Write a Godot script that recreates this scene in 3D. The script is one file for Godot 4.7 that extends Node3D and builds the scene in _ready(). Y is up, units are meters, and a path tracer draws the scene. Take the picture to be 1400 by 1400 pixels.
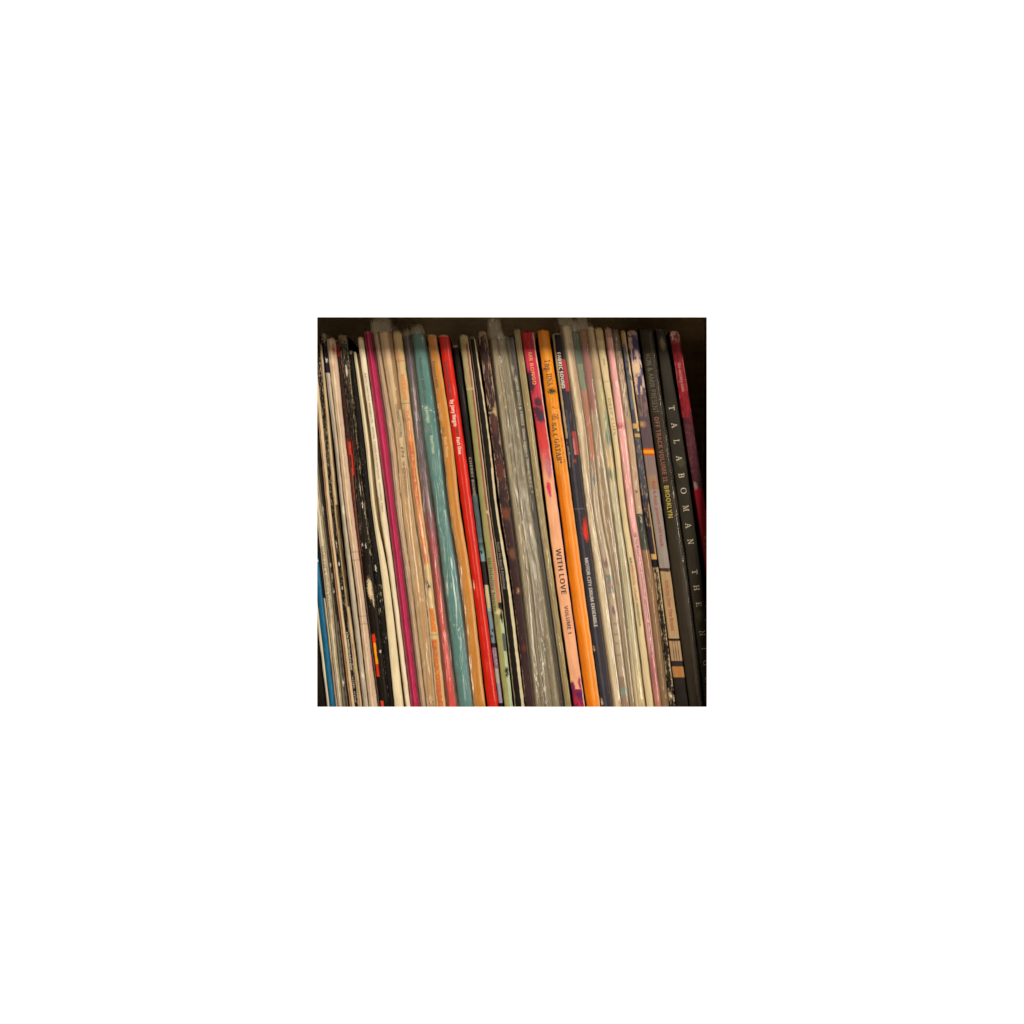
extends Node3D
# A row of worn record sleeves leaning in a shelf compartment, seen through the square opening of a white wall.
# Coordinates on the plane of the spines are measured on a half-millimetre grid: u to the right, v downwards, the middle of the opening at (700, 700).

const ST := 0.0005
const FLOOR_V := 1090.0
const LIT := 1.78          # the spines' colours were read under this much light; divided out to get base colours
const KNOT := [500.0, 600.0, 700.0, 790.0, 955.0]
const DEPTH := 0.310

var noise := FastNoiseLite.new()
var fine := FastNoiseLite.new()
var rng := RandomNumberGenerator.new()
var count := 0
var paper_normal: Texture2D
var crinkle_normal: Texture2D
var clear_film: StandardMaterial3D
var hazy_film: StandardMaterial3D
var flap_film: StandardMaterial3D
var ink := {}
var fonts := []


func _ready() -> void:
	# ---- camera
	var cam := Camera3D.new()
	cam.name = "camera"
	cam.projection = Camera3D.PROJECTION_PERSPECTIVE
	cam.position = Vector3(0, 0, 1.2)
	cam.fov = rad_to_deg(2.0 * atan(0.35 / 1.2))
	cam.near = 0.05
	cam.far = 20.0
	cam.current = true
	add_child(cam)
	# ---- surroundings: a dim warm room, no sky
	var env := Environment.new()
	env.background_mode = Environment.BG_COLOR
	env.background_color = Color(0.36, 0.32, 0.27)
	env.background_energy_multiplier = 2.4
	env.tonemap_mode = Environment.TONE_MAPPER_LINEAR
	env.tonemap_exposure = 1.0
	env.sdfgi_enabled = true
	env.ssao_enabled = true
	env.ssil_enabled = true
	var we := WorldEnvironment.new()
	we.name = "environment"
	we.environment = env
	add_child(we)
	# ---- lamps: the ceiling lamp up on the right, a standing lamp to the right of the viewer and a small table lamp to the left
	lamp("ceiling_lamp_light", Vector3(0.52, 2.75, 2.75), Vector2(0.70, 0.70), Color(1.0, 0.965, 0.925), 33.0)
	lamp("standing_lamp_light", Vector3(0.62, -0.05, 1.35), Vector2(0.20, 0.60), Color(1.0, 0.95, 0.88), 0.60)
	lamp("table_lamp_light", Vector3(-0.30, -0.035, 1.40), Vector2(0.14, 0.14), Color(1.0, 0.90, 0.76), 0.13)

	noise.seed = 7
	noise.noise_type = FastNoiseLite.TYPE_SIMPLEX
	noise.fractal_octaves = 3
	noise.frequency = 1.0
	fine.seed = 31
	fine.noise_type = FastNoiseLite.TYPE_SIMPLEX
	fine.fractal_type = FastNoiseLite.FRACTAL_NONE
	fine.frequency = 1.0
	rng.seed = 12
	make_materials()
	build_wall()
	build_shelf()
	build_records()


func lamp(called: String, at: Vector3, size: Vector2, tint: Color, energy: float) -> void:
	var l := AreaLight3D.new()
	l.name = called
	l.area_size = size
	l.area_normalize_energy = true
	l.light_color = tint
	l.light_energy = energy
	l.set("area_range", 8.0)
	l.shadow_enabled = true
	add_child(l)
	l.look_at_from_position(at, Vector3(0, 0, 0), Vector3.UP)


# ------------------------------------------------------------------ materials

func noise_texture(freq: float, w: int, h: int, as_normal: bool, strength: float, kind := 0) -> NoiseTexture2D:
	var n := FastNoiseLite.new()
	n.seed = 5 + kind
	n.frequency = freq
	n.fractal_octaves = 4
	n.noise_type = FastNoiseLite.TYPE_SIMPLEX_SMOOTH
	if kind == 2:
		n.fractal_type = FastNoiseLite.FRACTAL_RIDGED
	var t := NoiseTexture2D.new()
	t.noise = n
	t.width = w
	t.height = h
	t.seamless = true
	t.as_normal_map = as_normal
	t.bump_strength = strength
	return t


func make_materials() -> void:
	paper_normal = noise_texture(0.05, 256, 256, true, 2.0)
	crinkle_normal = noise_texture(0.012, 512, 512, true, 9.0, 2)
	clear_film = film(0.03, 0.14)
	flap_film = film(0.15, 0.12)
	hazy_film = film(0.06, 0.16)
	for f in [["Droid Sans", 400], ["Droid Sans", 700], ["Droid Serif", 400], ["Droid Sans Mono", 400], ["Droid Serif", 700]]:
		var sf := SystemFont.new()
		sf.font_names = PackedStringArray([f[0]])
		sf.font_weight = f[1]
		fonts.append(sf)


func film(alpha: float, rough: float) -> StandardMaterial3D:
	var m := StandardMaterial3D.new()
	m.transparency = BaseMaterial3D.TRANSPARENCY_ALPHA
	m.albedo_color = Color(0.80, 0.76, 0.66, alpha)
	m.roughness = rough
	m.metallic_specular = 0.55
	m.cull_mode = BaseMaterial3D.CULL_DISABLED
	return m


func col(hex: String) -> Color:
	var c := Color.html(hex).srgb_to_linear()
	return Color(minf(c.r / LIT, 0.92), minf(c.g / LIT, 0.92), minf(c.b / LIT, 0.92)).linear_to_srgb()


func ink_material(hex: String) -> StandardMaterial3D:
	if not ink.has(hex):
		var m := StandardMaterial3D.new()
		m.albedo_color = col(hex)
		m.roughness = 0.6
		m.cull_mode = BaseMaterial3D.CULL_DISABLED
		ink[hex] = m
	return ink[hex]


# ------------------------------------------------------------------ the setting

func mesh_of(st: SurfaceTool) -> ArrayMesh:
	st.generate_normals()
	return st.commit()


func part(called: String, mesh: Mesh, m: Material, parent: Node) -> MeshInstance3D:
	var o := MeshInstance3D.new()
	o.name = called
	o.mesh = mesh
	o.material_override = m
	o.cast_shadow = GeometryInstance3D.SHADOW_CASTING_SETTING_ON
	parent.add_child(o, true)
	return o


func quad(st: SurfaceTool, a: Vector3, b: Vector3, c: Vector3, d: Vector3) -> void:   # clockwise as seen from its front
	st.set_smooth_group(-1)
	for p in [a, b, c, a, c, d]:
		st.add_vertex(p)


func build_wall() -> void:
	var st := SurfaceTool.new()
	st.begin(Mesh.PRIMITIVE_TRIANGLES)
	var zf := 0.025
	var zb := 0.013
	var a := 0.13320 * (1.2 - zf) / 1.2
	var b := a + 0.014
	var o := 1.6
	var corner := [Vector2(-1, 1), Vector2(1, 1), Vector2(1, -1), Vector2(-1, -1)]
	for i in 4:
		var p: Vector2 = corner[i]
		var q: Vector2 = corner[(i + 1) % 4]
		quad(st, Vector3(p.x * o, p.y * o, zf), Vector3(q.x * o, q.y * o, zf), Vector3(q.x * a, q.y * a, zf), Vector3(p.x * a, p.y * a, zf))
		quad(st, Vector3(p.x * a, p.y * a, zf), Vector3(q.x * a, q.y * a, zf), Vector3(q.x * b, q.y * b, zb), Vector3(p.x * b, p.y * b, zb))
		quad(st, Vector3(p.x * b, p.y * b, zb), Vector3(q.x * b, q.y * b, zb), Vector3(q.x * o, q.y * o, zb), Vector3(p.x * o, p.y * o, zb))
		quad(st, Vector3(q.x * o, q.y * o, zf), Vector3(p.x * o, p.y * o, zf), Vector3(p.x * o, p.y * o, zb), Vector3(q.x * o, q.y * o, zb))
	var m := StandardMaterial3D.new()
	m.albedo_color = Color(0.90, 0.90, 0.89).linear_to_srgb()
	m.roughness = 0.9
	m.metallic_specular = 0.3
	m.uv1_triplanar = true
	m.uv1_scale = Vector3(6, 6, 6)
	m.normal_enabled = true
	m.normal_texture = paper_normal
	m.normal_scale = 0.15
	var w := part("wall", mesh_of(st), m, self)
	w.set_meta("kind", "structure")
	w.set_meta("label", "plain white wall with the square opening onto the records")
	w.set_meta("category", "wall")


func board(called: String, lo: Vector3, hi: Vector3, m: Material, parent: Node) -> void:
	var bm := BoxMesh.new()
	bm.size = hi - lo
	var o := part(called, bm, m, parent)
	o.position = (lo + hi) * 0.5


func build_shelf() -> void:
	var s := Node3D.new()
	s.name = "record_shelf"
	add_child(s)
	s.set_meta("label", "dark brown wooden shelf compartment behind and above the row of records")
	s.set_meta("category", "shelf")
	var m := StandardMaterial3D.new()
	var n := FastNoiseLite.new()
	n.seed = 3
	n.frequency = 0.02
	n.fractal_octaves = 4
	var t := NoiseTexture2D.new()
	t.noise = n
	t.width = 512
	t.height = 512
	t.seamless = true
	var ramp := Gradient.new()
	ramp.set_color(0, Color(0.74, 0.56, 0.33).linear_to_srgb())
	ramp.set_color(1, Color(0.85, 0.67, 0.42).linear_to_srgb())
	t.color_ramp = ramp
	m.albedo_texture = t
	m.roughness = 0.6
	m.uv1_triplanar = true
	m.uv1_scale = Vector3(1.2, 14.0, 1.2)
	var front := 0.0125
	board("side_panel", Vector3(-0.218, -0.214, -0.33), Vector3(-0.200, 0.196, front), m, s)
	board("side_panel", Vector3(0.167, -0.214, -0.33), Vector3(0.185, 0.196, front), m, s)
	board("top_panel", Vector3(-0.200, 0.178, -0.33), Vector3(0.167, 0.196, front), m, s)
	board("bottom_panel", Vector3(-0.200, -0.214, -0.33), Vector3(0.167, -0.196, front), m, s)
	board("back_panel", Vector3(-0.218, -0.214, -0.336), Vector3(0.185, 0.196, -0.33), m, s)


# ------------------------------------------------------------------ a record sleeve

class Sleeve:
	var top := 455.0
	var l := []
	var r := []
	var z := 0.0
	var bulge := 0.0004
	var corner := 0.0009
	var seed := 0.0
	var wob := 1.0
	var cap := 3.0
	var noise: FastNoiseLite

	func at(a: Array, v: float) -> float:
		var k := 0
		while k < 3 and v > KNOT[k + 1]:
			k += 1
		if v <= KNOT[0]:
			return a[0] + (v - KNOT[0]) * ((a[1] - a[0]) / (KNOT[1] - KNOT[0]) * 1.02)
		if v >= KNOT[4]:
			return a[4] + (v - KNOT[4]) * (a[4] - a[3]) / (KNOT[4] - KNOT[3])
		var d: float = KNOT[k + 1] - KNOT[k]
		var s1: float = (a[k + 1] - a[k]) / d
		var s0: float = s1 if k == 0 else (a[k + 1] - a[k - 1]) / (KNOT[k + 1] - KNOT[k - 1])
		var s2: float = s1 if k == 3 else (a[k + 2] - a[k]) / (KNOT[k + 2] - KNOT[k])
		var t: float = (v - KNOT[k]) / d
		var t2 := t * t
		var t3 := t2 * t
		return a[k] * (2 * t3 - 3 * t2 + 1) + a[k + 1] * (-2 * t3 + 3 * t2) + d * (s0 * (t3 - 2 * t2 + t) + s2 * (t3 - t2))

	func left(v: float) -> float:
		return at(l, v) + wob * 0.35 * noise.get_noise_2d(v * 0.035, seed)

	func right(v: float) -> float:
		return at(r, v) + wob * 0.35 * noise.get_noise_2d(v * 0.035, seed + 50.0)

	func front(v: float, s: float) -> float:
		return z + bulge * (1.0 - (2.0 * s - 1.0) ** 2) + wob * 0.0003 * noise.get_noise_2d(v * 0.02, seed + 90.0)

	func place(v: float, s: float, lift := 0.0) -> Vector3:
		var u := lerpf(left(v), right(v), s)
		return Vector3((u - 700.0) * ST, (700.0 - v) * ST, front(v, s) + lift)


func grid(st: SurfaceTool, rows: int, cols: int, first: int) -> void:
	for i in rows - 1:
		for j in cols - 1:
			var a := first + i * cols + j
			for k in [a, a + 1, a + cols + 1, a, a + cols + 1, a + cols]:
				st.add_index(k)


func profile(q: Sleeve, v: float, deep: float, extra: float, mid := 6) -> Array:
	# the outline of the spine at height v, from deep on the left, round the front, to deep on the right: [point, share of the width]
	var xl := (q.left(v) - 700.0) * ST - extra
	var xr := (q.right(v) - 700.0) * ST + extra
	var w := xr - xl
	var y := (700.0 - v) * ST
	var rad := minf(q.corner, w * 0.46)
	var down := (v - q.top) / q.cap
	var back := 0.0
	if down < 1.0:
		var k := sqrt(maxf(0.0, 1.0 - (1.0 - down) ** 2))
		var shrink := (1.0 - k) * w * 0.34
		xl += shrink
		xr -= shrink
		w = xr - xl
		back = (1.0 - k) * q.cap * ST * 0.9
	rad = minf(rad, w * 0.46)
	var out := []
	var zl := q.front(v, 0.0) - back + extra
	out.append([Vector3(xl, y, zl - deep), -0.21])
	out.append([Vector3(xl, y, zl - rad - 0.0015), -0.08])
	for i in 4:
		var an := PI - i * PI / 6.0
		out.append([Vector3(xl + rad + rad * cos(an), y, zl - rad + rad * sin(an)), 0.0])
	for i in range(1, mid):
		var t := i / float(mid)
		var x := lerpf(xl + rad, xr - rad, t)
		var s := (x - xl) / w
		out.append([Vector3(x, y, q.front(v, s) - back + extra), s])
	for i in 4:
		var an := PI / 2 - i * PI / 6.0
		out.append([Vector3(xr - rad + rad * cos(an), y, zl - rad + rad * sin(an)), 1.0])
	out.append([Vector3(xr, y, zl - rad - 0.0015), 1.08])
	out.append([Vector3(xr, y, zl - deep), 1.21])
	for e in out:
		if down < 2.0:
			e[0].y += 0.0004 * fine.get_noise_2d(e[0].x * 700.0, q.seed) * (1.0 - down * 0.5)
		if e[1] >= 0.0 and e[1] <= 1.0:
			e[1] = clampf((e[0].x - xl) / maxf(w, 1e-5), 0.0, 1.0)
	return out


func spine_mesh(q: Sleeve) -> ArrayMesh:
	var st := SurfaceTool.new()
	st.begin(Mesh.PRIMITIVE_TRIANGLES)
	var vs := []
	for i in 7:
		vs.append(q.top + q.cap * (i / 6.0) ** 2)
	var n := 120
	for i in range(1, n + 1):
		vs.append(lerpf(q.top + q.cap, FLOOR_V, i / float(n)))
	var cols := 0
	for v in vs:
		var p := profile(q, v, 0.007, 0.0)
		cols = p.size()
		for e in p:
			st.set_uv(Vector2(0.15 + 0.7 * e[1], (v - q.top) / (FLOOR_V - q.top)))
			st.add_vertex(e[0])
	grid(st, vs.size(), cols, 0)
	for j in (cols - 1) / 2:      # the closed top
		var k := cols - 1 - j
		for i in [j, k - 1, j + 1, j, k, k - 1]:
			st.add_index(i)
	return mesh_of(st)


func cover_mesh(q: Sleeve) -> ArrayMesh:
	var st := SurfaceTool.new()
	st.begin(Mesh.PRIMITIVE_TRIANGLES)
	var rows := 25
	var ring := []
	for i in rows:
		var v := lerpf(q.top + 0.8, FLOOR_V, i / float(rows - 1))
		var xl := (q.at(q.l, v) - 700.0) * ST
		var xr := (q.at(q.r, v) - 700.0) * ST
		var y := (700.0 - v) * ST
		var c := (xl + xr) * 0.5
		var h := (xr - xl) * 0.5
		var z0 := q.z - 0.0062
		var row := []
		for e in [[-0.86, z0 - DEPTH], [-0.97, z0 - 0.05], [-0.97, z0], [0.97, z0], [0.97, z0 - 0.05], [0.86, z0 - DEPTH]]:
			row.append(Vector3(c + h * e[0], y, e[1]))
		ring.append(row)
	for i in rows - 1:
		for j in 6:
			var k := (j + 1) % 6
			quad(st, ring[i][j], ring[i][k], ring[i + 1][k], ring[i + 1][j])
	for i in [0, rows - 1]:
		var r = ring[i]
		if i == 0:
			quad(st, r[0], r[5], r[4], r[1])
			quad(st, r[1], r[4], r[3], r[2])
		else:
			quad(st, r[5], r[0], r[1], r[4])
			quad(st, r[4], r[1], r[2], r[3])
	return mesh_of(st)


# ------------------------------------------------------------------ the print on a spine, and its wear

func put(im: Image, x: int, y: int, c: Color, a: float) -> void:
	if a > 0.003:
		im.set_pixel(x, y, im.get_pixel(x, y).lerp(c, minf(a, 1.0)))


func paint(q: Sleeve, base: String, ops: Array) -> ImageTexture:
	var wpx: float = maxf(q.r[2] - q.l[2], q.r[4] - q.l[4])
	var W := clampi(int(wpx * 3.0 / 0.7), 16, 96)
	var H := 1024
	var im := Image.create(W, H, false, Image.FORMAT_RGB8)
	im.fill(col(base))
	var span := FLOOR_V - q.top
	var Y := func(v: float) -> int: return clampi(int((v - q.top) / span * H), 0, H)
	for op in ops:
		var c := col(op[op.size() - 1])
		match op[0]:
			"f":      # a field: v0, v1, s0, s1
				for y in range(Y.call(op[1]), Y.call(op[2])):
					for x in W:
						var s := ((x + 0.5) / W - 0.15) / 0.7
						var lo: float = -9.0 if op[3] <= 0.0 else op[3]
						var hi: float = 9.0 if op[4] >= 1.0 else op[4]
						var e := 0.02 * fine.get_noise_2d(y * 0.05, q.seed + 3.0)
						put(im, x, y, c, clampf((minf(s - lo, hi - s) + e) * wpx * 1.2 + 0.5, 0.0, 1.0))
			"g":      # a slow change of the printed colour: v0, v1
				for y in range(Y.call(op[1]), H):
					var v: float = q.top + span * y / H
					var a: float = clampf((v - op[1]) / (op[2] - op[1]), 0.0, 1.0)
					for x in W:
						put(im, x, y, c, a * a * (3.0 - 2.0 * a))
			"b":      # a blot: v, s, half height, half width
				for y in range(Y.call(op[1] - op[3] * 1.3), Y.call(op[1] + op[3] * 1.3)):
					var v: float = q.top + span * y / H
					for x in W:
						var s := ((x + 0.5) / W - 0.15) / 0.7
						var d: float = sqrt(((v - op[1]) / op[3]) ** 2 + ((s - op[2]) / op[4]) ** 2) + (0.6 if op[3] < 7.0 else 0.3) * fine.get_noise_2d(x * 0.30, y * 0.16 + q.seed)
						put(im, x, y, c, clampf((1.0 - d) * 4.0, 0.0, 1.0))
			"w":      # rubbed edges: how far in on the left, on the right (share of the width), v0, v1
				for y in range(Y.call(op[3]), Y.call(op[4])):
					var a := 0.55 + 0.75 * noise.get_noise_2d(y * 0.018, q.seed + 11.0) + 0.4 * fine.get_noise_2d(y * 0.11, q.seed)
					var b := 0.55 + 0.75 * noise.get_noise_2d(y * 0.018, q.seed + 23.0) + 0.4 * fine.get_noise_2d(y * 0.13, q.seed + 5.0)
					for x in W:
						var s := ((x + 0.5) / W - 0.15) / 0.7
						var e: float = maxf(op[1] * a - s if op[1] > 0 else -1.0, op[2] * b - (1.0 - s) if op[2] > 0 else -1.0)
						if s < -0.12 or s > 1.12:
							e = -1.0
						put(im, x, y, c, clampf(e * wpx * 1.5 + 0.2, 0.0, 0.92))
			"n":      # flaked patches: threshold, scale across, scale along, v0, v1, strength
				for y in range(Y.call(op[4]), Y.call(op[5])):
					for x in W:
						var g := noise.get_noise_3d(x * op[2], y * op[3], q.seed)
						put(im, x, y, c, clampf((g - op[1]) * 9.0, 0.0, op[6]))
			"k":      # specks: how many, v0, v1
				for i in op[1]:
					var y := clampi(Y.call(rng.randf_range(op[2], op[3])), 0, H - 3)
					var x := int(W * rng.randf_range(0.14, 0.84))
					var tall := rng.randi_range(1, 3)
					for dy in tall:
						put(im, x, mini(y + dy, H - 1), c, rng.randf_range(0.4, 1.0))
						if rng.randf() < 0.5:
							put(im, mini(x + 1, W - 1), mini(y + dy, H - 1), c, rng.randf_range(0.2, 0.7))
			"s":      # scratches along the spine: how many, v0, v1, longest
				for i in op[1]:
					var y0 := Y.call(rng.randf_range(op[2], op[3])) as int
					var n := int(rng.randf_range(0.3, 1.0) * op[4] * H / span)
					var fx := W * rng.randf_range(0.16, 0.84)
					var a := rng.randf_range(0.25, 0.85)
					for k in n:
						fx += rng.randf_range(-0.35, 0.35)
						if y0 + k < H and fx > 0 and fx < W:
							put(im, int(fx), y0 + k, c, a * rng.randf_range(0.3, 1.0))
			"t":      # a frayed top: how far down
				for y in range(0, Y.call(q.top + op[1] * 1.6)):
					var v: float = q.top + span * y / H
					for x in W:
						var d: float = (v - q.top) / op[1] + 0.9 * noise.get_noise_2d(x * 0.16, y * 0.10 + q.seed * 3.0)
						put(im, x, y, c, clampf((0.9 - d) * 4.0, 0.0, 0.95))
			"l":      # a printed or pressed line across: v, thickness, strength
				for y in range(Y.call(op[1] - op[2]), Y.call(op[1] + op[2]) + 1):
					for x in W:
						put(im, mini(x, W - 1), clampi(y - int(2.0 * x / W), 0, H - 1), c, op[3])
	# uneven ink and handling
	for y in H:
		for x in W:
			var p := im.get_pixel(x, y)
			var k := 1.0 + 0.07 * noise.get_noise_3d(x * 0.06, y * 0.012, q.seed + 7.0) + 0.05 * fine.get_noise_2d(x * 0.9, y * 0.9 + q.seed)
			im.set_pixel(x, y, Color(p.r * k, p.g * k, p.b * k))
	im.generate_mipmaps()
	return ImageTexture.create_from_image(im)


func lettering(q: Sleeve, t: Array, parent: Node) -> void:
	# t: text, v0, v1, share of the width of its middle, height of the capitals, colour, font; reads downwards
	var tm := TextMesh.new()
	tm.text = t[0]
	tm.font = fonts[t[6]]
	tm.font_size = 32
	tm.pixel_size = 0.01
	tm.depth = 0.0
	tm.curve_step = 1.5
	tm.horizontal_alignment = HORIZONTAL_ALIGNMENT_LEFT
	var arr := tm.get_mesh_arrays() if tm.get_surface_count() == 1 else tm.surface_get_arrays(0)
	if arr.is_empty():
		return
	var src: PackedVector3Array = arr[Mesh.ARRAY_VERTEX]
	var idx: PackedInt32Array = arr[Mesh.ARRAY_INDEX] if arr[Mesh.ARRAY_INDEX] != null else PackedInt32Array()
	if src.is_empty():
		return
	var lo := Vector2(1e9, 1e9)
	var hi := -lo
	for p in src:
		lo = Vector2(minf(lo.x, p.x), minf(lo.y, p.y))
		hi = Vector2(maxf(hi.x, p.x), maxf(hi.y, p.y))
	var cap_h := 32 * 0.01 * 0.714
	var out := PackedVector3Array()
	var nor := PackedVector3Array()
	var low := maxf(lo.y, hi.y - cap_h * 1.08)
	for p in src:
		var v := lerpf(t[1], t[2], (p.x - lo.x) / maxf(hi.x - lo.x, 1e-4))
		var across: float = (p.y - (hi.y + low) * 0.5) / cap_h * t[4]
		var s: float = t[3] + across / (q.right(v) - q.left(v))
		out.append(q.place(v - across * 0.13, s, 0.00012))
		nor.append(Vector3(0, 0, 1))
	var a := []
	a.resize(Mesh.ARRAY_MAX)
	a[Mesh.ARRAY_VERTEX] = out
	a[Mesh.ARRAY_NORMAL] = nor
	if idx.size():
		a[Mesh.ARRAY_INDEX] = idx
	var m := ArrayMesh.new()
	m.add_surface_from_arrays(Mesh.PRIMITIVE_TRIANGLES, a)
	part("title_lettering", m, ink_material(t[5]), parent)


func film_mesh(q: Sleeve, amp: float, tip: float, creases: Array, lowest := FLOOR_V, out := 0.0003, rows := 230) -> ArrayMesh:
	# a loose clear outer sleeve: the same wrap as a spine, stood off from it, creased along its length and drawn to a ragged tip
	var st := SurfaceTool.new()
	st.begin(Mesh.PRIMITIVE_TRIANGLES)
	var cols := 0
	for i in rows:
		var v := lerpf(q.top, lowest, i / float(rows - 1))
		var p := profile(q, v, 0.055, out, 18)
		cols = p.size()
		var c: float = (p[0][0].x + p[cols - 1][0].x) * 0.5
		var j := 0
		for e in p:
			var x: Vector3 = e[0]
			var wide := absf(p[cols - 1][0].x - p[0][0].x)
			var across: float = e[1] * wide * 1000.0
			var fold := 0.7 * fine.get_noise_3d(across * 0.20 + v * 0.002, v * 0.003, q.seed)
			var rumpled := clampf((fine.get_noise_2d(v * 0.012, q.seed + 33.0) - 0.32) * 4.0, 0.0, 1.0)
			fold += rumpled * 0.32 * (0.5 - 2.0 * absf(fine.get_noise_3d(across * 0.5 - v * 0.02, v * 0.045, q.seed + 40.0)))
			var calm := 1.0
			for k in creases:      # a pressed fold: v0, v1, share of the width at each end, breadth in mm, slope
				var t: float = (v - k[0]) / (k[1] - k[0])
				if t > 0.0 and t < 1.0 and e[1] >= 0.0 and e[1] <= 1.0:
					var d: float = (e[1] - lerpf(k[2], k[3], t) - 0.07 * fine.get_noise_2d(v * 0.011, q.seed + k[0])) * wide
					var broad: float = k[4] * 0.001 * (0.8 + 0.5 * fine.get_noise_2d(v * 0.03, q.seed + k[1]))
					var near: float = maxf(0.0, 1.0 + d / 0.0004) if d < 0.0 else maxf(0.0, 1.0 - d / broad)
					x.z += near * broad * k[5] * minf(1.0, minf(t, 1.0 - t) * 8.0)
					if d > -0.0006 and d < broad:
						calm = 0.08
			x.z += fold * amp * calm
			x.x += noise.get_noise_2d(v * 0.022, q.seed + (60.0 if e[1] < 0.5 else 75.0)) * amp * 0.5
			if tip > 0.0:
				var d := (v - q.top) / tip
				if d < 1.0:
					x.y += 0.0025 * noise.get_noise_2d(j * 0.6, q.seed) * (1.0 - d)
					x.x = lerpf(x.x, c, (1.0 - d) * 0.3)
			st.set_uv(Vector2(0.15 + 0.7 * e[1], v / 130.0))
			st.add_vertex(x)
			j += 1
	grid(st, rows, cols, 0)
	return mesh_of(st)


func sleeve(label: String, top: float, l: Array, r: Array, base: String, o := {}) -> Node3D:
	var q := Sleeve.new()
	q.noise = noise
	q.top = top
	q.l = l
	q.r = r
	q.seed = 17.3 * count
	q.z = o.get("z", 1.2 * sin(count * 2.3)) * 0.001
	q.bulge = o.get("bulge", 0.35) * 0.001
	q.corner = o.get("corner", 0.65) * 0.001
	q.wob = o.get("wob", 1.0)
	q.cap = o.get("cap", 2.4)
	var n := Node3D.new()
	n.name = "record_sleeve" if count == 0 else "record_sleeve_%03d" % count
	count += 1
	var foot := Vector3((0.5 * (q.at(l, FLOOR_V) + q.at(r, FLOOR_V)) - 700.0) * ST, (700.0 - FLOOR_V) * ST, q.z)
	add_child(n)
	n.set_meta("label", label)
	n.set_meta("category", "record sleeve")
	n.set_meta("group", "record sleeves standing in the shelf")
	var m := StandardMaterial3D.new()
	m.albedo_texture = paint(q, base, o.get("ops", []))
	m.texture_repeat = false
	m.roughness = o.get("rough", 0.5)
	m.metallic_specular = o.get("spec", 0.5 if o.get("rough", 0.5) < 0.36 else 0.22)
	if o.has("coat"):
		m.clearcoat_enabled = true
		m.clearcoat = o.coat
		m.clearcoat_roughness = 0.22
	var cm := StandardMaterial3D.new()
	cm.albedo_color = col(o.get("side", base))
	cm.roughness = 0.7
	cm.metallic_specular = 0.2
	part("spine", spine_mesh(q), m, n)
	part("cover", cover_mesh(q), cm, n)
	for t in o.get("text", []):
		lettering(q, t, n)
	if o.has("film"):
		# film: top, left offsets, right offsets (each against the sleeve), creasing in mm, tip length, hazy
		var f: Array = o.film
		var p := Sleeve.new()
		p.noise = noise
		p.top = f[0]
		p.seed = q.seed + 4.0
		p.z = q.z + (f[6] if f.size() > 6 else 0.9) * 0.001
		p.bulge = 0.0008
		p.corner = 0.0014
		p.wob = 0.4
		p.cap = 6.0
		for i in 5:
			p.l.append(l[i] + f[1])
			p.r.append(r[i] + f[2])
		part("clear_outer_sleeve", film_mesh(p, f[3] * 0.001, f[4], o.get("crease", [])), hazy_film if f[5] else clear_film, n)
		if top - f[0] > 6.0:      # its folded and sealed end, several layers thick, stands above the card
			part("sealed_flap", film_mesh(p, f[3] * 0.0012, f[4], o.get("crease", []), top + 1.5, 0.0006, 24), flap_film, n)
	for ch in n.get_children():
		ch.position -= foot
	n.position = foot
	return n


# ------------------------------------------------------------------ the records, from left to right

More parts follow.
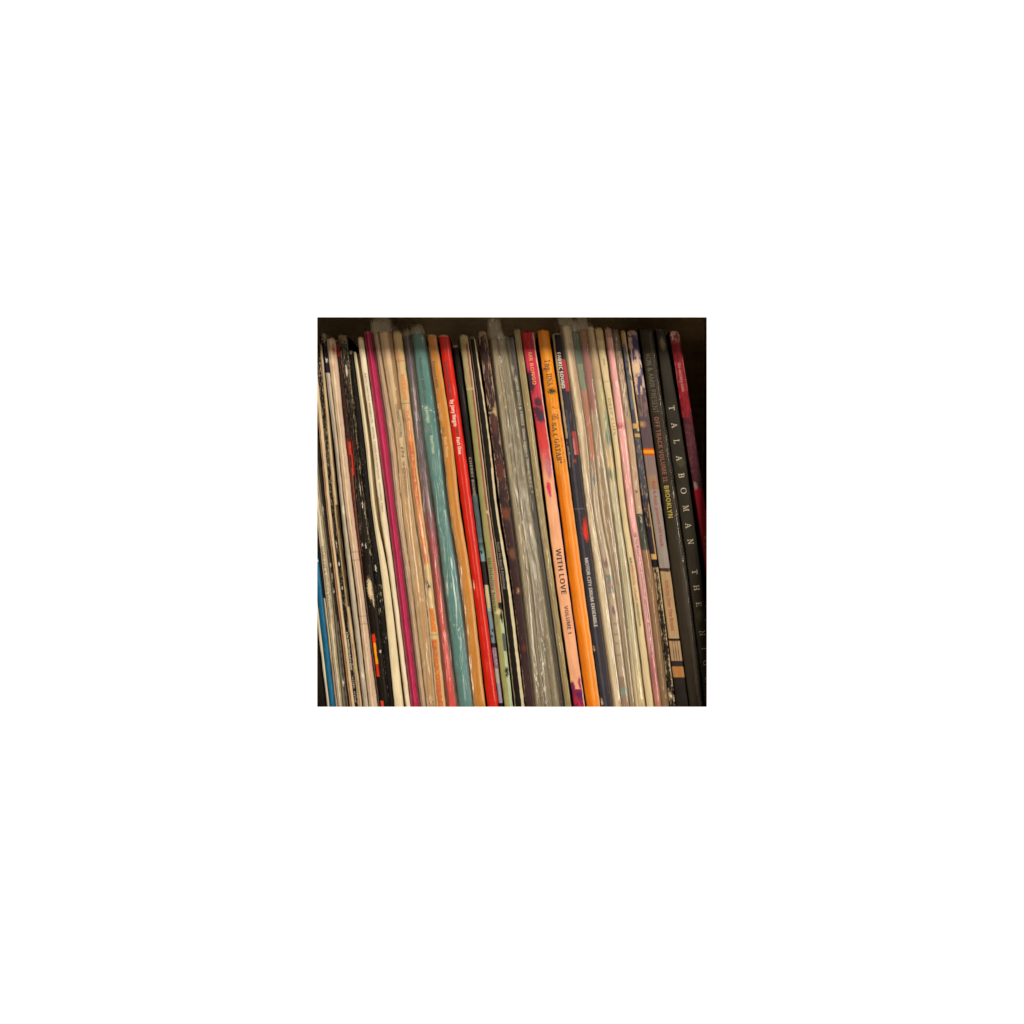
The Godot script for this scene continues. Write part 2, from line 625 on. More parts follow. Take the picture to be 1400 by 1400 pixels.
func build_records() -> void:
	var cream := "d8c8a4"
	sleeve("black record sleeve cut off by the bottom left corner", 470, [374, 386, 399, 410, 432], [386, 398, 411, 422, 445], "1a140f", {"z": -6.0, "ops": [["w", 0.1, 0.12, 500, 1090, "4a4034"]]})
	sleeve("very thin cream record sleeve on the left of the blue one", 466, [390, 402, 415, 426, 445.6], [394, 406, 419, 430, 449.4], "ded2b2", {"z": -1.0})
	sleeve("narrow bright blue record sleeve in the bottom left corner", 463, [394, 406, 419, 430.5, 450], [401, 414, 427, 438.4, 457], "0d6288", {"z": 0.6, "coat": 0.3, "ops": [["w", 0.1, 0.05, 500, 1090, "0a4a68"], ["k", 14, 700, 1000, "8fb4c0"], ["b", 766, 0.75, 2, 0.2, "dcd8d0"], ["b", 754, 0.8, 1.5, 0.2, "dcd8d0"]]})
	sleeve("hair-thin cream record sleeve with a dark upper half, right of the blue one", 468, [402, 415, 427.6, 438.6, 457.6], [404.5, 417, 430, 441.2, 460.6], "d6c39c", {"z": -1.5, "side": "3a2c1e", "ops": [["f", 400, 818, 0, 1, "2c2118"], ["b", 930, 0.7, 40, 0.3, "b48a72"]]})
	sleeve("cream record sleeve with small dark serif capitals, at the left edge of the row", 463, [408, 420, 431.5, 442, 461], [416, 428.5, 440.4, 451, 467.4], "dacbaa", {"z": 0.8, "bulge": 0.6, "corner": 1.4,
		"ops": [["f", 400, 1090, 0.78, 1.0, "a59a7c"], ["n", 0.25, 0.08, 0.01, 600, 1000, 0.4, "c3ad86"], ["w", 0, 0.1, 600, 1090, "8d8062"], ["f", 400, 1090, 0.7, 0.76, "6e6450"], ["f", 860, 1090, 0.3, 0.36, "b8a67e"]],
		"text": [["HARLEM A SOUND RECORDING", 747, 852, 0.42, 3.4, "6d5f45", 2]]})
	sleeve("grey and black record sleeve with pale nicks, left of the tan striped one", 470, [418, 429, 440.6, 451.6, 468], [424.5, 435.5, 446, 456.8, 476.4], "241d16", {"z": -0.6,
		"ops": [["f", 400, 1090, 0.0, 0.34, "857b68"], ["f", 840, 1090, 0.35, 0.48, "6a6254"], ["f", 850, 1090, 0.62, 0.74, "7d7462"], ["b", 697, 0.2, 6, 0.2, "dcd0bc"], ["b", 772, 0.45, 3, 0.16, "ccc2b0"], ["b", 788, 0.5, 6, 0.12, "b8ae98"], ["b", 808, 0.5, 3, 0.16, "c0b6a2"], ["b", 933, 0.4, 5, 0.16, "d4cab8"], ["k", 30, 560, 1000, "b4aa98"]]})
	sleeve("tan and cream striped record sleeve with a brown crease, left part of the row", 466, [426, 437, 446.6, 457, 477], [432.5, 443.2, 452.6, 463, 483.4], "dabf96", {"z": 1.0, "bulge": 0.7, "corner": 1.2,
		"ops": [["f", 400, 1090, 0.0, 0.34, "c9a47e"], ["f", 740, 1090, 0.42, 0.58, "9a6f42"], ["f", 640, 740, 0.4, 0.5, "ae8a62"], ["n", 0.3, 0.1, 0.015, 500, 1000, 0.4, "c0986c"], ["f", 400, 1090, 0.34, 0.4, "7c5c3a"], ["f", 400, 1090, 0.9, 1.0, "e8d8b8"]]})
	sleeve("black record sleeve with tiny white printed lettering, in the bottom left of the row", 476, [433, 443.6, 453, 463.6, 483.6], [438.6, 448.2, 457.6, 468.2, 488.2], "1c1610", {"z": -0.4,
		"ops": [["w", 0.22, 0.2, 440, 1090, "b9a98c"], ["n", 0.28, 0.2, 0.06, 480, 800, 0.8, "a6946e"], ["k", 60, 480, 1000, "d8ccb4"], ["s", 12, 480, 980, 30, "b8a888"], ["b", 744, 0.4, 5, 0.2, "bfb6a6"], ["b", 771, 0.5, 3, 0.2, "d8d0be"], ["b", 803, 0.55, 3, 0.2, "c8bfae"]],
		"text": [["a live session recorded in stereo", 864, 916, 0.45, 2.6, "cfc6b2", 1], ["side one", 925, 960, 0.5, 2.2, "b8ae98", 0]]})
	sleeve("thin tan record sleeve beside the tall navy and grey one, near the left edge", 471, [439.4, 448.4, 457.6, 468.6, 488.6], [442.6, 452.2, 461.6, 472.4, 493.6], "cdb58c", {"z": 0.3,
		"ops": [["f", 690, 830, 0.5, 1.0, "5c4c30"], ["f", 880, 1090, 0.42, 0.62, "8d6a48"], ["n", 0.3, 0.15, 0.02, 500, 1000, 0.5, "b08a5e"], ["b", 905, 0.2, 25, 0.2, "e0c8b4"], ["b", 912, 0.75, 6, 0.25, "c8b068"]]})
	sleeve("grey record sleeve with a navy top and a frayed tan tip, near the left edge", 455, [443.4, 455.6, 465.8, 475.6, 495], [449.6, 460.8, 471.2, 482.4, 502.2], "b6ae9e", {"z": -0.6, "bulge": 0.6, "corner": 1.1, "cap": 5,
		"ops": [["f", 400, 510, 0, 1, "232230"], ["f", 400, 509, 0.0, 0.3, "16141a"], ["t", 13, "b8a88c"], ["b", 492, 0.62, 3.5, 0.25, "d8d0c8"], ["f", 511, 1090, 0.72, 1.0, "cdbc9c"], ["f", 600, 1090, 0.0, 0.2, "8a8070"], ["n", 0.25, 0.1, 0.015, 515, 1000, 0.4, "958a78"], ["b", 923, 0.6, 4, 0.3, "ded4b4"], ["b", 697, 0.7, 6, 0.3, "e0d6c2"]]})
	sleeve("wide plain cream record sleeve with two faint pencil lines across it", 461, [450, 461.6, 472, 484.4, 503.2], [462, 471.8, 483.2, 494.2, 514.6], "e0caaa", {"z": 0.4, "bulge": 0.9, "corner": 1.6, "cap": 5,
		"ops": [["f", 400, 1090, 0.62, 1.0, "d2b49a"], ["f", 400, 1090, 0.0, 0.12, "bd9a78"], ["n", 0.25, 0.06, 0.012, 470, 1000, 0.45, "cda983"], ["b", 478, 0.7, 6, 0.16, "b0664e"], ["f", 400, 1090, 0.6, 0.64, "a88a6c"], ["w", 0.08, 0.06, 470, 1090, "efe2c8"], ["l", 755, 0.6, 0.4, "8a7660"], ["l", 766, 0.6, 0.4, "8a7660"], ["l", 843, 0.6, 0.35, "8a7660"], ["l", 853, 0.6, 0.35, "8a7660"], ["b", 905, 0.9, 12, 0.1, "d89a9c"], ["s", 6, 500, 960, 40, "ad8c6c"]]})
	sleeve("thin dark red and black record sleeve with a red top, beside the wide cream one", 464, [462.8, 472.4, 483.6, 494.4, 515], [467.2, 479.8, 488.6, 498, 518.4], "37201a", {"z": -0.5, "side": "4a1a14",
		"ops": [["f", 470, 488, 0.1, 0.9, "a8242a"], ["t", 4, "b09a80"], ["f", 600, 800, 0.12, 0.45, "7d2a1c"], ["f", 640, 800, 0.55, 0.7, "86655a"], ["f", 604, 622, 0.4, 0.9, "c03426"], ["f", 620, 650, 0.72, 1.0, "c8402e"], ["f", 800, 1090, 0.0, 0.4, "4a4236"], ["f", 800, 1090, 0.5, 0.72, "6f6456"], ["k", 40, 490, 700, "a89a88"]]})
	sleeve("scuffed black record sleeve with a torn cream chip and a red and yellow flame", 457, [467.4, 480.4, 489, 498.2, 518.6], [478, 487.8, 500, 511.4, 530.4], "1a140f", {"z": 0.8, "bulge": 0.5, "cap": 4, "rough": 0.38, "side": "1a140f",
		"ops": [["t", 14, "8f8060"], ["n", 0.38, 0.22, 0.03, 470, 560, 0.8, "a89a80"], ["n", 0.5, 0.22, 0.03, 560, 700, 0.8, "b0a48c"], ["b", 507, 0.55, 9, 0.14, "cfc4b0"], ["s", 20, 470, 720, 60, "cfc4ae"], ["w", 0.12, 0.16, 470, 760, "96876a"], ["s", 26, 470, 780, 40, "b4a688"], ["k", 30, 470, 950, "b0a692"],
			["b", 690, 0.72, 6, 0.07, "d8d0c0"], ["b", 668, 0.66, 10, 0.05, "cfc5b2"], ["b", 744, 0.2, 3, 0.08, "c8c0b0"], ["b", 746, 0.55, 4, 0.08, "d0c8b8"], ["b", 805, 0.45, 17, 0.3, "dbc49c"], ["b", 818, 0.66, 14, 0.1, "cbb48c"], ["f", 600, 655, 0.0, 0.14, "a83428"],
			["f", 868, 925, 0.05, 0.38, "e4381c"], ["f", 879, 908, 0.12, 0.36, "f0aa1c"], ["b", 872, 0.2, 6, 0.2, "e83a18"], ["f", 958, 1030, 0.1, 0.45, "e8452c"], ["b", 890, 0.78, 2.5, 0.1, "d0c8c0"]]})
	sleeve("plain black record sleeve with a pale worn left edge, left of two cream ones", 479, [478.6, 488.2, 500.4, 511.6, 530.6], [485, 497.4, 508, 520.4, 537.4], "15110d", {"z": -0.8,
		"ops": [["t", 4, "b0a48c"], ["w", 0.16, 0, 480, 1090, "857a62"], ["k", 40, 480, 900, "b0a690"], ["s", 14, 560, 940, 26, "8c8270"], ["b", 777, 0.4, 4, 0.16, "e2dac6"], ["n", 0.42, 0.15, 0.05, 800, 880, 0.9, "b0a68c"]]})
	sleeve("cream record sleeve that narrows upwards in the shadow of its neighbour", 480, [485.4, 498, 508.6, 521.2, 538], [489.6, 503.6, 514, 531.2, 550.4], "e8d9b2", {"z": -0.4, "corner": 1.2, "wob": 0.6, "side": "c8ae78", "ops": [["n", 0.3, 0.05, 0.01, 500, 1000, 0.35, "d6bc88"]]})
	sleeve("cream record sleeve set back in shadow, wedged left of the one with tiny grey lettering", 482, [489.4, 503.4, 513.8, 530.4, 549.4], [494.6, 508.4, 519.2, 533.6, 553.8], "dcc594", {"z": -6.5, "side": "c8ae78"})
	sleeve("cream record sleeve with a long line of tiny grey lettering, left of the magenta one", 460, [494.2, 508, 519, 533, 553.4], [501.8, 515.4, 527.8, 539.6, 559.6], "e8dabc", {"z": 1.6, "side": "a88a58",
		"ops": [["f", 680, 1090, 0.0, 0.2, "cbb080"], ["n", 0.3, 0.06, 0.01, 470, 1000, 0.35, "d0b88e"], ["t", 4, "b89a70"]],
		"text": [["ARTS UNITED PROJECTS   MORE THAN AN OPTION   VOLUME TWO", 510, 700, 0.52, 2.3, "8c7c5c", 1]]})
	sleeve("magenta record sleeve standing between cream and tan ones", 453, [503, 516, 529.6, 540.6, 560.4], [515, 530.2, 541.4, 552.8, 572.6], "b41c50", {"z": 0.2, "bulge": 1.6, "corner": 2.2, "rough": 0.34, "side": "6a0f2c",
		"ops": [["f", 400, 1090, 0.78, 1.0, "8c1c40"], ["f", 400, 1090, 0.0, 0.14, "b07070"], ["w", 0.06, 0, 455, 1090, "c89490"], ["n", 0.35, 0.1, 0.03, 700, 1000, 0.5, "c23a64"], ["k", 50, 470, 1000, "d06a88"], ["t", 3, "c08078"]]})
	sleeve("pinkish tan record sleeve in a clear cover, right of the magenta one", 454, [517, 531.4, 542.4, 554.4, 574], [524, 540, 550, 562, 581.6], "ccae8a", {"z": 0.0, "bulge": 0.7, "corner": 1.3,
		"ops": [["f", 400, 1090, 0.0, 0.25, "b48d78"], ["f", 400, 1090, 0.86, 1.0, "94683e"], ["n", 0.25, 0.06, 0.012, 460, 1000, 0.4, "b68a60"]],
		"film": [437, -2.5, -1.0, 0.22, 14, true], "text": [["PLAY IT LOUD", 790, 822, 0.62, 2.0, "a88260", 0]]})
	sleeve("wide tan record sleeve in a crumpled clear cover with a bright white crease", 453, [525, 540.4, 550.4, 562.4, 582], [541, 554, 565.6, 578.6, 595], "d4b88e", {"z": 0.6, "bulge": 1.1, "corner": 1.8,
		"ops": [["f", 640, 1090, 0.35, 0.85, "b8925e"], ["f", 400, 560, 0.7, 1.0, "a37a52"], ["f", 400, 1090, 0.0, 0.16, "d8b688"], ["n", 0.22, 0.06, 0.012, 460, 1000, 0.45, "b98d58"], ["b", 800, 0.45, 14, 0.2, "c69c6c"], ["b", 690, 0.25, 50, 0.12, "d8b27c"]],
		"text": [["CONNECTIONS", 553, 598, 0.62, 4.0, "565034", 1], ["IN SOUND", 610, 680, 0.6, 3.6, "665a3c", 1]],
		"film": [424, -5, 0.5, 0.4, 16, false, 1.9],
		"crease": [[425, 470, 0.2, 0.25, 0.9, 0.27], [548, 620, 0.72, 0.93, 1.0, 0.27], [608, 730, 0.86, 0.95, 1.1, 0.27], [640, 700, 0.5, 0.6, 0.8, 0.27], [490, 506, 0.62, 0.64, 1.6, 0.26]]})
	sleeve("lumpy cream record sleeve with orange hand lettering down its spine", 452, [542.4, 554.6, 566.6, 579.6, 595.4], [554.4, 566.4, 578.4, 590.4, 608.4], "d9bb85", {"z": 1.0, "bulge": 0.9, "corner": 1.5, "wob": 2.4, "cap": 6,
		"ops": [["f", 560, 1090, 0.0, 0.3, "b6935f"], ["f", 800, 1090, 0.0, 0.3, "dcc194"], ["b", 487, 0.4, 12, 0.3, "dfa36c"], ["b", 530, 0.55, 20, 0.34, "e2a25c"], ["b", 572, 0.6, 22, 0.3, "dfaa78"], ["b", 600, 0.6, 26, 0.3, "e08a50"],
			["f", 604, 772, 0.26, 0.8, "e4741c"], ["b", 700, 0.5, 20, 0.25, "e88e2a"], ["b", 740, 0.6, 20, 0.22, "ea962e"], ["f", 832, 864, 0.26, 0.82, "ea8420"], ["f", 874, 1060, 0.2, 0.76, "e6741a"], ["b", 910, 0.45, 22, 0.22, "ee8c24"], ["n", 0.3, 0.12, 0.02, 460, 1000, 0.5, "cfa46a"], ["l", 494, 0.7, 0.4, "94784a"], ["l", 552, 0.8, 0.5, "7f6846"], ["l", 868, 0.8, 0.4, "84704c"], ["b", 801, 0.5, 5, 0.2, "3c3428"], ["b", 797, 0.36, 3, 0.12, "3c3428"], ["b", 800, 0.66, 3, 0.12, "3c3428"]],
		"text": [["DISCOS", 512, 548, 0.55, 4.2, "cf7434", 1], ["DE LA", 562, 598, 0.58, 4.2, "d2763c", 1], ["SALA DE RITMOS BAILABLES", 608, 768, 0.55, 5.0, "b4480f", 1], ["MUY", 834, 862, 0.55, 4.6, "d06a1c", 1], ["LARGA DURACION", 876, 990, 0.48, 5.0, "b04c10", 1]],
		"film": [447, -3, 0.2, 0.3, 12, false]})
	sleeve("lilac grey record sleeve turning pink lower down, in a wrinkled clear cover", 458, [556.6, 567.6, 579, 591, 608.8], [566.6, 579.4, 592.6, 603, 624.6], "5f5460", {"z": -0.4, "bulge": 1.0, "corner": 1.6, "side": "4a3c40",
		"ops": [["g", 600, 700, "6f4654"], ["g", 690, 760, "a84650"], ["g", 760, 830, "c84844"], ["g", 830, 960, "d8413c"], ["f", 700, 1090, 0.0, 0.3, "83382e"], ["f", 760, 1090, 0.82, 1.0, "7c6058"], ["f", 400, 700, 0.72, 1.0, "4c4a48"], ["n", 0.25, 0.07, 0.02, 470, 720, 0.5, "8a7c80"], ["b", 545, 0.5, 26, 0.12, "a8928a"]],
		"film": [450, -2, 0.6, 0.8, 16, false],
		"crease": [[462, 500, 0.2, 0.6, 0.9, 0.25], [500, 560, 0.4, 0.5, 0.8, 0.25], [620, 780, 0.45, 0.6, 1.0, 0.25], [760, 960, 0.5, 0.5, 1.2, 0.25]]})
	sleeve("teal record sleeve in a loose clear cover, left of the ochre and red ones", 455, [568, 580, 594.6, 606, 626], [586, 600, 611.4, 625.4, 645.4], "48807c", {"z": 0.8, "bulge": 0.9, "corner": 1.6, "side": "2c4a42",
		"ops": [["f", 400, 1090, 0.0, 0.14, "4a6a6a"], ["n", 0.28, 0.06, 0.015, 460, 1000, 0.4, "5f9090"], ["f", 700, 1090, 0.7, 1.0, "588888"], ["s", 14, 480, 1000, 24, "8fb4ac"], ["k", 30, 640, 1000, "a8c4b8"]],
		"text": [["Remixed With Love", 489, 552, 0.44, 4.4, "14201c", 1], ["by Joey Negro", 556, 578, 0.46, 4.8, "c4d2ac", 1], ["Vol. 2", 583, 594, 0.5, 4.0, "1a2a24", 1], ["Part Two", 596, 620, 0.52, 4.4, "c4d2ac", 1]],
		"film": [444, -1.5, 1.6, 0.6, 18, false],
		"crease": [[446, 480, 0.55, 0.85, 1.0, 0.24], [462, 560, 0.55, 0.92, 0.7, 0.24], [560, 690, 0.78, 0.86, 0.9, 0.24], [680, 760, 0.62, 0.7, 1.6, 0.24], [760, 900, 0.9, 0.55, 0.7, 0.24], [930, 1000, 0.6, 0.9, 1.2, 0.24]]})
	sleeve("ochre record sleeve between the teal and the red ones", 457, [590, 604, 615, 629.4, 646.6], [603, 618.4, 629.6, 644, 662.6], "c07e2c", {"z": 0.4, "bulge": 0.4, "corner": 1.0, "rough": 0.34, "spec": 0.3, "coat": 0.4, "side": "5a3210",
		"ops": [["f", 400, 1090, 0.84, 1.0, "d29a58"], ["t", 3, "c8a874"], ["w", 0.05, 0, 460, 1090, "d8b080"], ["n", 0.3, 0.06, 0.012, 600, 1000, 0.4, "b0702a"], ["k", 16, 480, 960, "e0b888"]],
		"text": [["Remixed With", 494, 530, 0.3, 4.0, "5a3a14", 1], ["by Joey Negro", 552, 576, 0.22, 4.2, "dca868", 1], ["Vol. 2", 584, 596, 0.3, 3.8, "70481c", 1], ["Part Three", 598, 625, 0.34, 4.2, "e2b478", 1]],
		"film": [470, -3, -9, 1.3, 10, false, 0.6]})
	sleeve("bright red record sleeve with white lettering near its top", 458, [605.4, 619, 632.4, 645, 665.2], [620, 634, 647.2, 659, 680.2], "cc1800", {"z": 2.0, "bulge": 0.5, "corner": 1.1, "rough": 0.3, "spec": 0.3, "coat": 0.4, "side": "4a0806",
		"ops": [["w", 0.05, 0, 460, 1090, "a02418"], ["t", 2.6, "d8a8a0"], ["f", 400, 1090, 0.94, 1.0, "d02820"], ["k", 14, 500, 960, "e89080"], ["b", 800, 0.12, 6, 0.07, "f0d0c0"]],
		"text": [["Remixed With Love", 494, 546, 0.36, 4.4, "3a0a08", 1], ["by Joey Negro", 547, 583, 0.44, 5.0, "f2dcc4", 1], ["Vol. 2", 586, 596, 0.5, 4.0, "4a0c08", 1], ["Part One", 598, 621, 0.5, 4.6, "f4e4d0", 1]]})
	sleeve("narrow black record sleeve turning grey blue halfway, set back right of the red one", 471, [622.4, 636, 648.2, 660.4, 681], [630.6, 644, 655.6, 667.4, 687], "1e1b17", {"z": -3.0, "cap": 4, "side": "100c0a",
		"ops": [["t", 4, "c8b494"], ["f", 676, 742, 0, 1, "55676a"], ["g", 730, 760, "7ba6a0"], ["f", 760, 768, 0, 1, "7e9aa2"], ["f", 768, 802, 0, 1, "2e2a2a"], ["n", 0.1, 0.12, 0.03, 800, 836, 0.95, "d8c8a0"], ["f", 800, 832, 0.1, 0.8, "cdbc92"], ["f", 836, 880, 0, 1, "7c8e96"], ["f", 880, 886, 0, 1, "2c2a30"], ["f", 886, 915, 0, 1, "a8909c"], ["n", 0.1, 0.2, 0.1, 886, 915, 0.8, "6a4a62"], ["f", 915, 935, 0, 1, "b4b0a0"], ["f", 935, 962, 0, 1, "a096a4"], ["f", 962, 1090, 0, 1, "201a18"], ["b", 755, 0.3, 2.4, 0.25, "1a2020"], ["b", 862, 0.6, 2.2, 0.2, "20262a"], ["b", 870, 0.3, 2.2, 0.2, "20262a"], ["b", 545, 0.7, 20, 0.12, "3a3c38"]],
		"text": [["CHERRY BOMB", 625, 677, 0.45, 3.4, "8a8272", 1], ["RECORDINGS", 686, 736, 0.5, 3.2, "2e3c40", 0]]})
	sleeve("khaki green record sleeve with a rusty right side and black lettering below", 457, [633, 645.8, 657.2, 668.4, 688.4], [644.6, 657, 669, 681.6, 700], "a4966a", {"z": 1.2, "bulge": 0.5, "cap": 5,
		"ops": [["t", 8, "c4b48c"], ["n", 0.1, 0.12, 0.03, 458, 530, 0.6, "b4a47a"], ["f", 530, 780, 0.05, 0.55, "93925a"], ["f", 470, 822, 0.66, 0.86, "8c4e3c"], ["f", 740, 800, 0.62, 0.9, "b06a50"], ["f", 780, 830, 0.58, 0.9, "bd7454"], ["f", 400, 1090, 0.9, 1.0, "cbb698"], ["f", 822, 1090, 0.05, 0.62, "9c9a60"], ["f", 846, 1090, 0.64, 1.0, "b0bf98"], ["f", 824, 836, 0.66, 1.0, "20201c"], ["f", 836, 846, 0.7, 0.9, "3a3c38"], ["b", 836, 0.6, 4, 0.36, "dccf98"], ["f", 866, 890, 0.66, 0.98, "4c5654"], ["b", 917, 0.75, 5, 0.2, "23251f"], ["b", 922, 0.7, 3, 0.14, "23251f"], ["b", 843, 0.85, 8, 0.12, "1c201c"], ["b", 700, 0.8, 3, 0.16, "d8b090"], ["k", 30, 840, 1000, "5c6048"], ["f", 400, 1090, 0.0, 0.1, "7c7450"], ["l", 532, 1.2, 0.7, "bcb084"]],
		"text": [["Hi-fidelity house", 763, 836, 0.3, 4.0, "403c24", 1], ["one", 840, 854, 0.34, 3.6, "6c6a44", 0]]})
	sleeve("black record sleeve outlined in cream, with a thick cream right edge", 459, [646.4, 659, 670.4, 683.4, 702.4], [655.6, 670, 681, 696, 716], "17130f", {"z": -0.4, "cap": 6, "side": "1a140e",
		"ops": [["f", 400, 1090, 0.0, 0.12, "94846c"], ["f", 400, 1090, 0.76, 0.97, "cdbd96"], ["f", 640, 1090, 0.7, 0.98, "cbbd98"], ["f", 740, 1090, 0.68, 0.98, "d0c49e"], ["t", 4, "a08c6c"], ["w", 0.06, 0.04, 459, 760, "bcae8c"]],
		"text": [["Outer Fio Buyck Emotional", 741, 805, 0.38, 3.4, "75706a", 1]]})
	sleeve("dark plum record sleeve with worn tan patches and a cream rubbed edge", 452, [659.4, 672, 684.6, 698.4, 717.4], [671.4, 684.6, 698.6, 710.6, 729.4], "3a2828", {"z": -1.0, "bulge": 0.4, "cap": 5,
		"ops": [["t", 9, "b09a74"], ["w", 0.16, 0.18, 455, 700, "a8927a"], ["n", 0.3, 0.14, 0.02, 460, 560, 0.85, "bb9a70"], ["n", 0.36, 0.14, 0.03, 560, 720, 0.7, "8a7462"], ["b", 563, 0.8, 6, 0.3, "c4ac7c"], ["l", 564, 0.9, 0.8, "b09a70"], ["b", 580, 0.5, 16, 0.4, "52302a"], ["b", 643, 0.5, 14, 0.4, "5c3028"], ["b", 702, 0.5, 9, 0.5, "74402e"], ["b", 757, 0.6, 9, 0.5, "6c4638"], ["b", 808, 0.65, 4, 0.2, "b08258"], ["b", 886, 0.6, 5, 0.3, "6a352c"], ["w", 0.14, 0.1, 700, 1090, "8d7258"], ["f", 700, 1090, 0.8, 1.0, "56423e"], ["k", 60, 470, 960, "a89278"], ["s", 14, 470, 960, 30, "8d7868"]]})
	sleeve("beige grey record sleeve in the tallest clear cover, which reaches the shelf top", 462, [674.6, 687, 700.6, 712, 730], [685.4, 700, 712, 725, 744], "9a8b6e", {"z": 0.4, "bulge": 0.8, "corner": 1.4,
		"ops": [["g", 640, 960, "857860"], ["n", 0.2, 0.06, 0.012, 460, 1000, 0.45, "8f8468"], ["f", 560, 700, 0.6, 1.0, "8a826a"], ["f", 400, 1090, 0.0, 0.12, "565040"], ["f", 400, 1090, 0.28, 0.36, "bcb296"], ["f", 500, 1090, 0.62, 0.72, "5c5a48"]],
		"text": [["KINGDOM", 488, 522, 0.9, 3.6, "c8b898", 0]],
		"film": [424, -1.5, 8, 0.6, 30, false, 1.9],
		"crease": [[428, 482, 0.25, 0.4, 1.0, 0.22], [478, 498, 0.5, 0.5, 2.0, 0.22], [502, 524, 0.55, 0.62, 1.4, 0.22], [540, 670, 0.42, 0.56, 1.6, 0.23], [590, 690, 0.75, 0.8, 1.3, 0.22], [680, 780, 0.45, 0.5, 0.8, 0.22]]})
	sleeve("grey tan record sleeve behind wrinkled clear film, left of the black one with lettering", 462, [686, 700.6, 712.6, 725.6, 744.6], [696.4, 712.4, 726.4, 740.6, 764], "7c7058", {"z": 0.2, "bulge": 0.7,
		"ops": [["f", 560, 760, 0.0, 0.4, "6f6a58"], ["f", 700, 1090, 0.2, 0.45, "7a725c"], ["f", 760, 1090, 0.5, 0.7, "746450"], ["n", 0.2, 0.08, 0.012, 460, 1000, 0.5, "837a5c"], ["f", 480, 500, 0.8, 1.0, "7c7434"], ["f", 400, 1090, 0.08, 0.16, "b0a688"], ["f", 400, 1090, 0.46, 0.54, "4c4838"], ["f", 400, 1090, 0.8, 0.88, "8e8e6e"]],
		"text": [["LOUNGE SELECTION", 790, 870, 0.5, 3.4, "8f7a66", 0]],
		"film": [455, -1, 1.5, 0.8, 10, true], "crease": [[500, 640, 0.3, 0.45, 1.0, 0.2], [700, 960, 0.9, 0.7, 0.6, 0.2]]})
	sleeve("black record sleeve with a line of small cream lettering, in clear film", 459, [697.4, 713, 727, 741.6, 764.6], [708.4, 722, 735, 748, 770.4], "241f18", {"z": -0.2, "side": "14100c", "rough": 0.35,
		"ops": [["f", 400, 520, 0.0, 0.3, "6e6654"], ["b", 505, 0.25, 8, 0.16, "9a9080"], ["b", 517, 0.5, 4, 0.18, "9c9484"], ["f", 700, 1090, 0.6, 0.8, "322c2c"], ["w", 0.1, 0, 460, 1090, "6a604c"]],
		"text": [["JOHN ROCCA & FREEEZ", 518, 582, 0.5, 3.6, "b8ae8c", 1], ["Once Upon a Time in N.Y.C. *", 586, 674, 0.5, 3.6, "c4ba98", 1]],
		"film": [462, -1.5, -3, 0.45, 8, false]})
	sleeve("olive gold record sleeve with a glossy film cover, left of the pink and red one", 449, [709.2, 722.6, 735.4, 748.4, 771.4], [717.6, 731.6, 744, 756.4, 779.4], "94804c", {"z": 0.3, "bulge": 0.5, "rough": 0.3, "side": "3a3018",
		"ops": [["f", 400, 1090, 0.0, 0.2, "b4a678"], ["f", 400, 1090, 0.86, 1.0, "c4bd86"], ["n", 0.3, 0.08, 0.01, 460, 1000, 0.4, "7c6a38"], ["f", 640, 1090, 0.22, 0.4, "84744a"]],
		"film": [449, -0.6, 0.4, 0.35, 4, false], "crease": [[470, 500, 0.5, 0.55, 1.2, 0.19], [600, 680, 0.3, 0.3, 0.8, 0.19], [700, 900, 0.7, 0.7, 0.5, 0.19]]})
	sleeve("salmon record sleeve with a red and plum painted top, black words in its lower half", 453, [719.4, 735, 748.2, 759.4, 783.2], [736, 750, 763.6, 775.4, 798.4], "c03444", {"z": 1.4, "bulge": 0.4, "corner": 0.9, "rough": 0.42, "side": "5a1c1c", "cap": 2,
		"ops": [["g", 592, 665, "eaac80"], ["f", 400, 478, 0, 1, "a8242c"], ["n", 0.05, 0.06, 0.02, 455, 610, 0.6, "c84a58"], ["f", 510, 532, 0.0, 0.34, "4c2c38"], ["b", 522, 0.2, 16, 0.3, "462e38"], ["b", 550, 0.55, 7, 0.4, "54303c"], ["b", 568, 0.55, 11, 0.5, "4a3040"], ["b", 562, 0.3, 7, 0.3, "502e3c"], ["b", 595, 0.45, 18, 0.6, "d04440"], ["b", 630, 0.8, 16, 0.3, "d0505a"], ["b", 640, 0.62, 15, 0.3, "b87080"], ["b", 666, 0.42, 9, 0.22, "d83c5c"], ["b", 673, 0.46, 7, 0.14, "d04060"], ["n", 0.3, 0.05, 0.012, 620, 940, 0.3, "e09a74"],
			["f", 942, 1090, 0, 1, "8c2448"], ["b", 934, 0.85, 10, 0.2, "9a3a5c"], ["b", 938, 0.15, 8, 0.2, "7a2c58"], ["b", 958, 0.5, 10, 0.5, "b82840"], ["b", 950, 0.7, 6, 0.3, "4a2058"], ["n", 0.25, 0.1, 0.04, 945, 1000, 0.8, "5c2050"], ["f", 400, 1090, 0.9, 1.0, "eab09c"], ["w", 0, 0.12, 455, 720, "e6b4a4"]],
		"text": [["MR BONGO", 482, 526, 0.46, 5.0, "e8885c", 1], ["WITH LOVE", 750, 812, 0.55, 7.0, "2c1c18", 1], ["VOLUME 1", 828, 866, 0.56, 5.0, "38241e", 1]]})
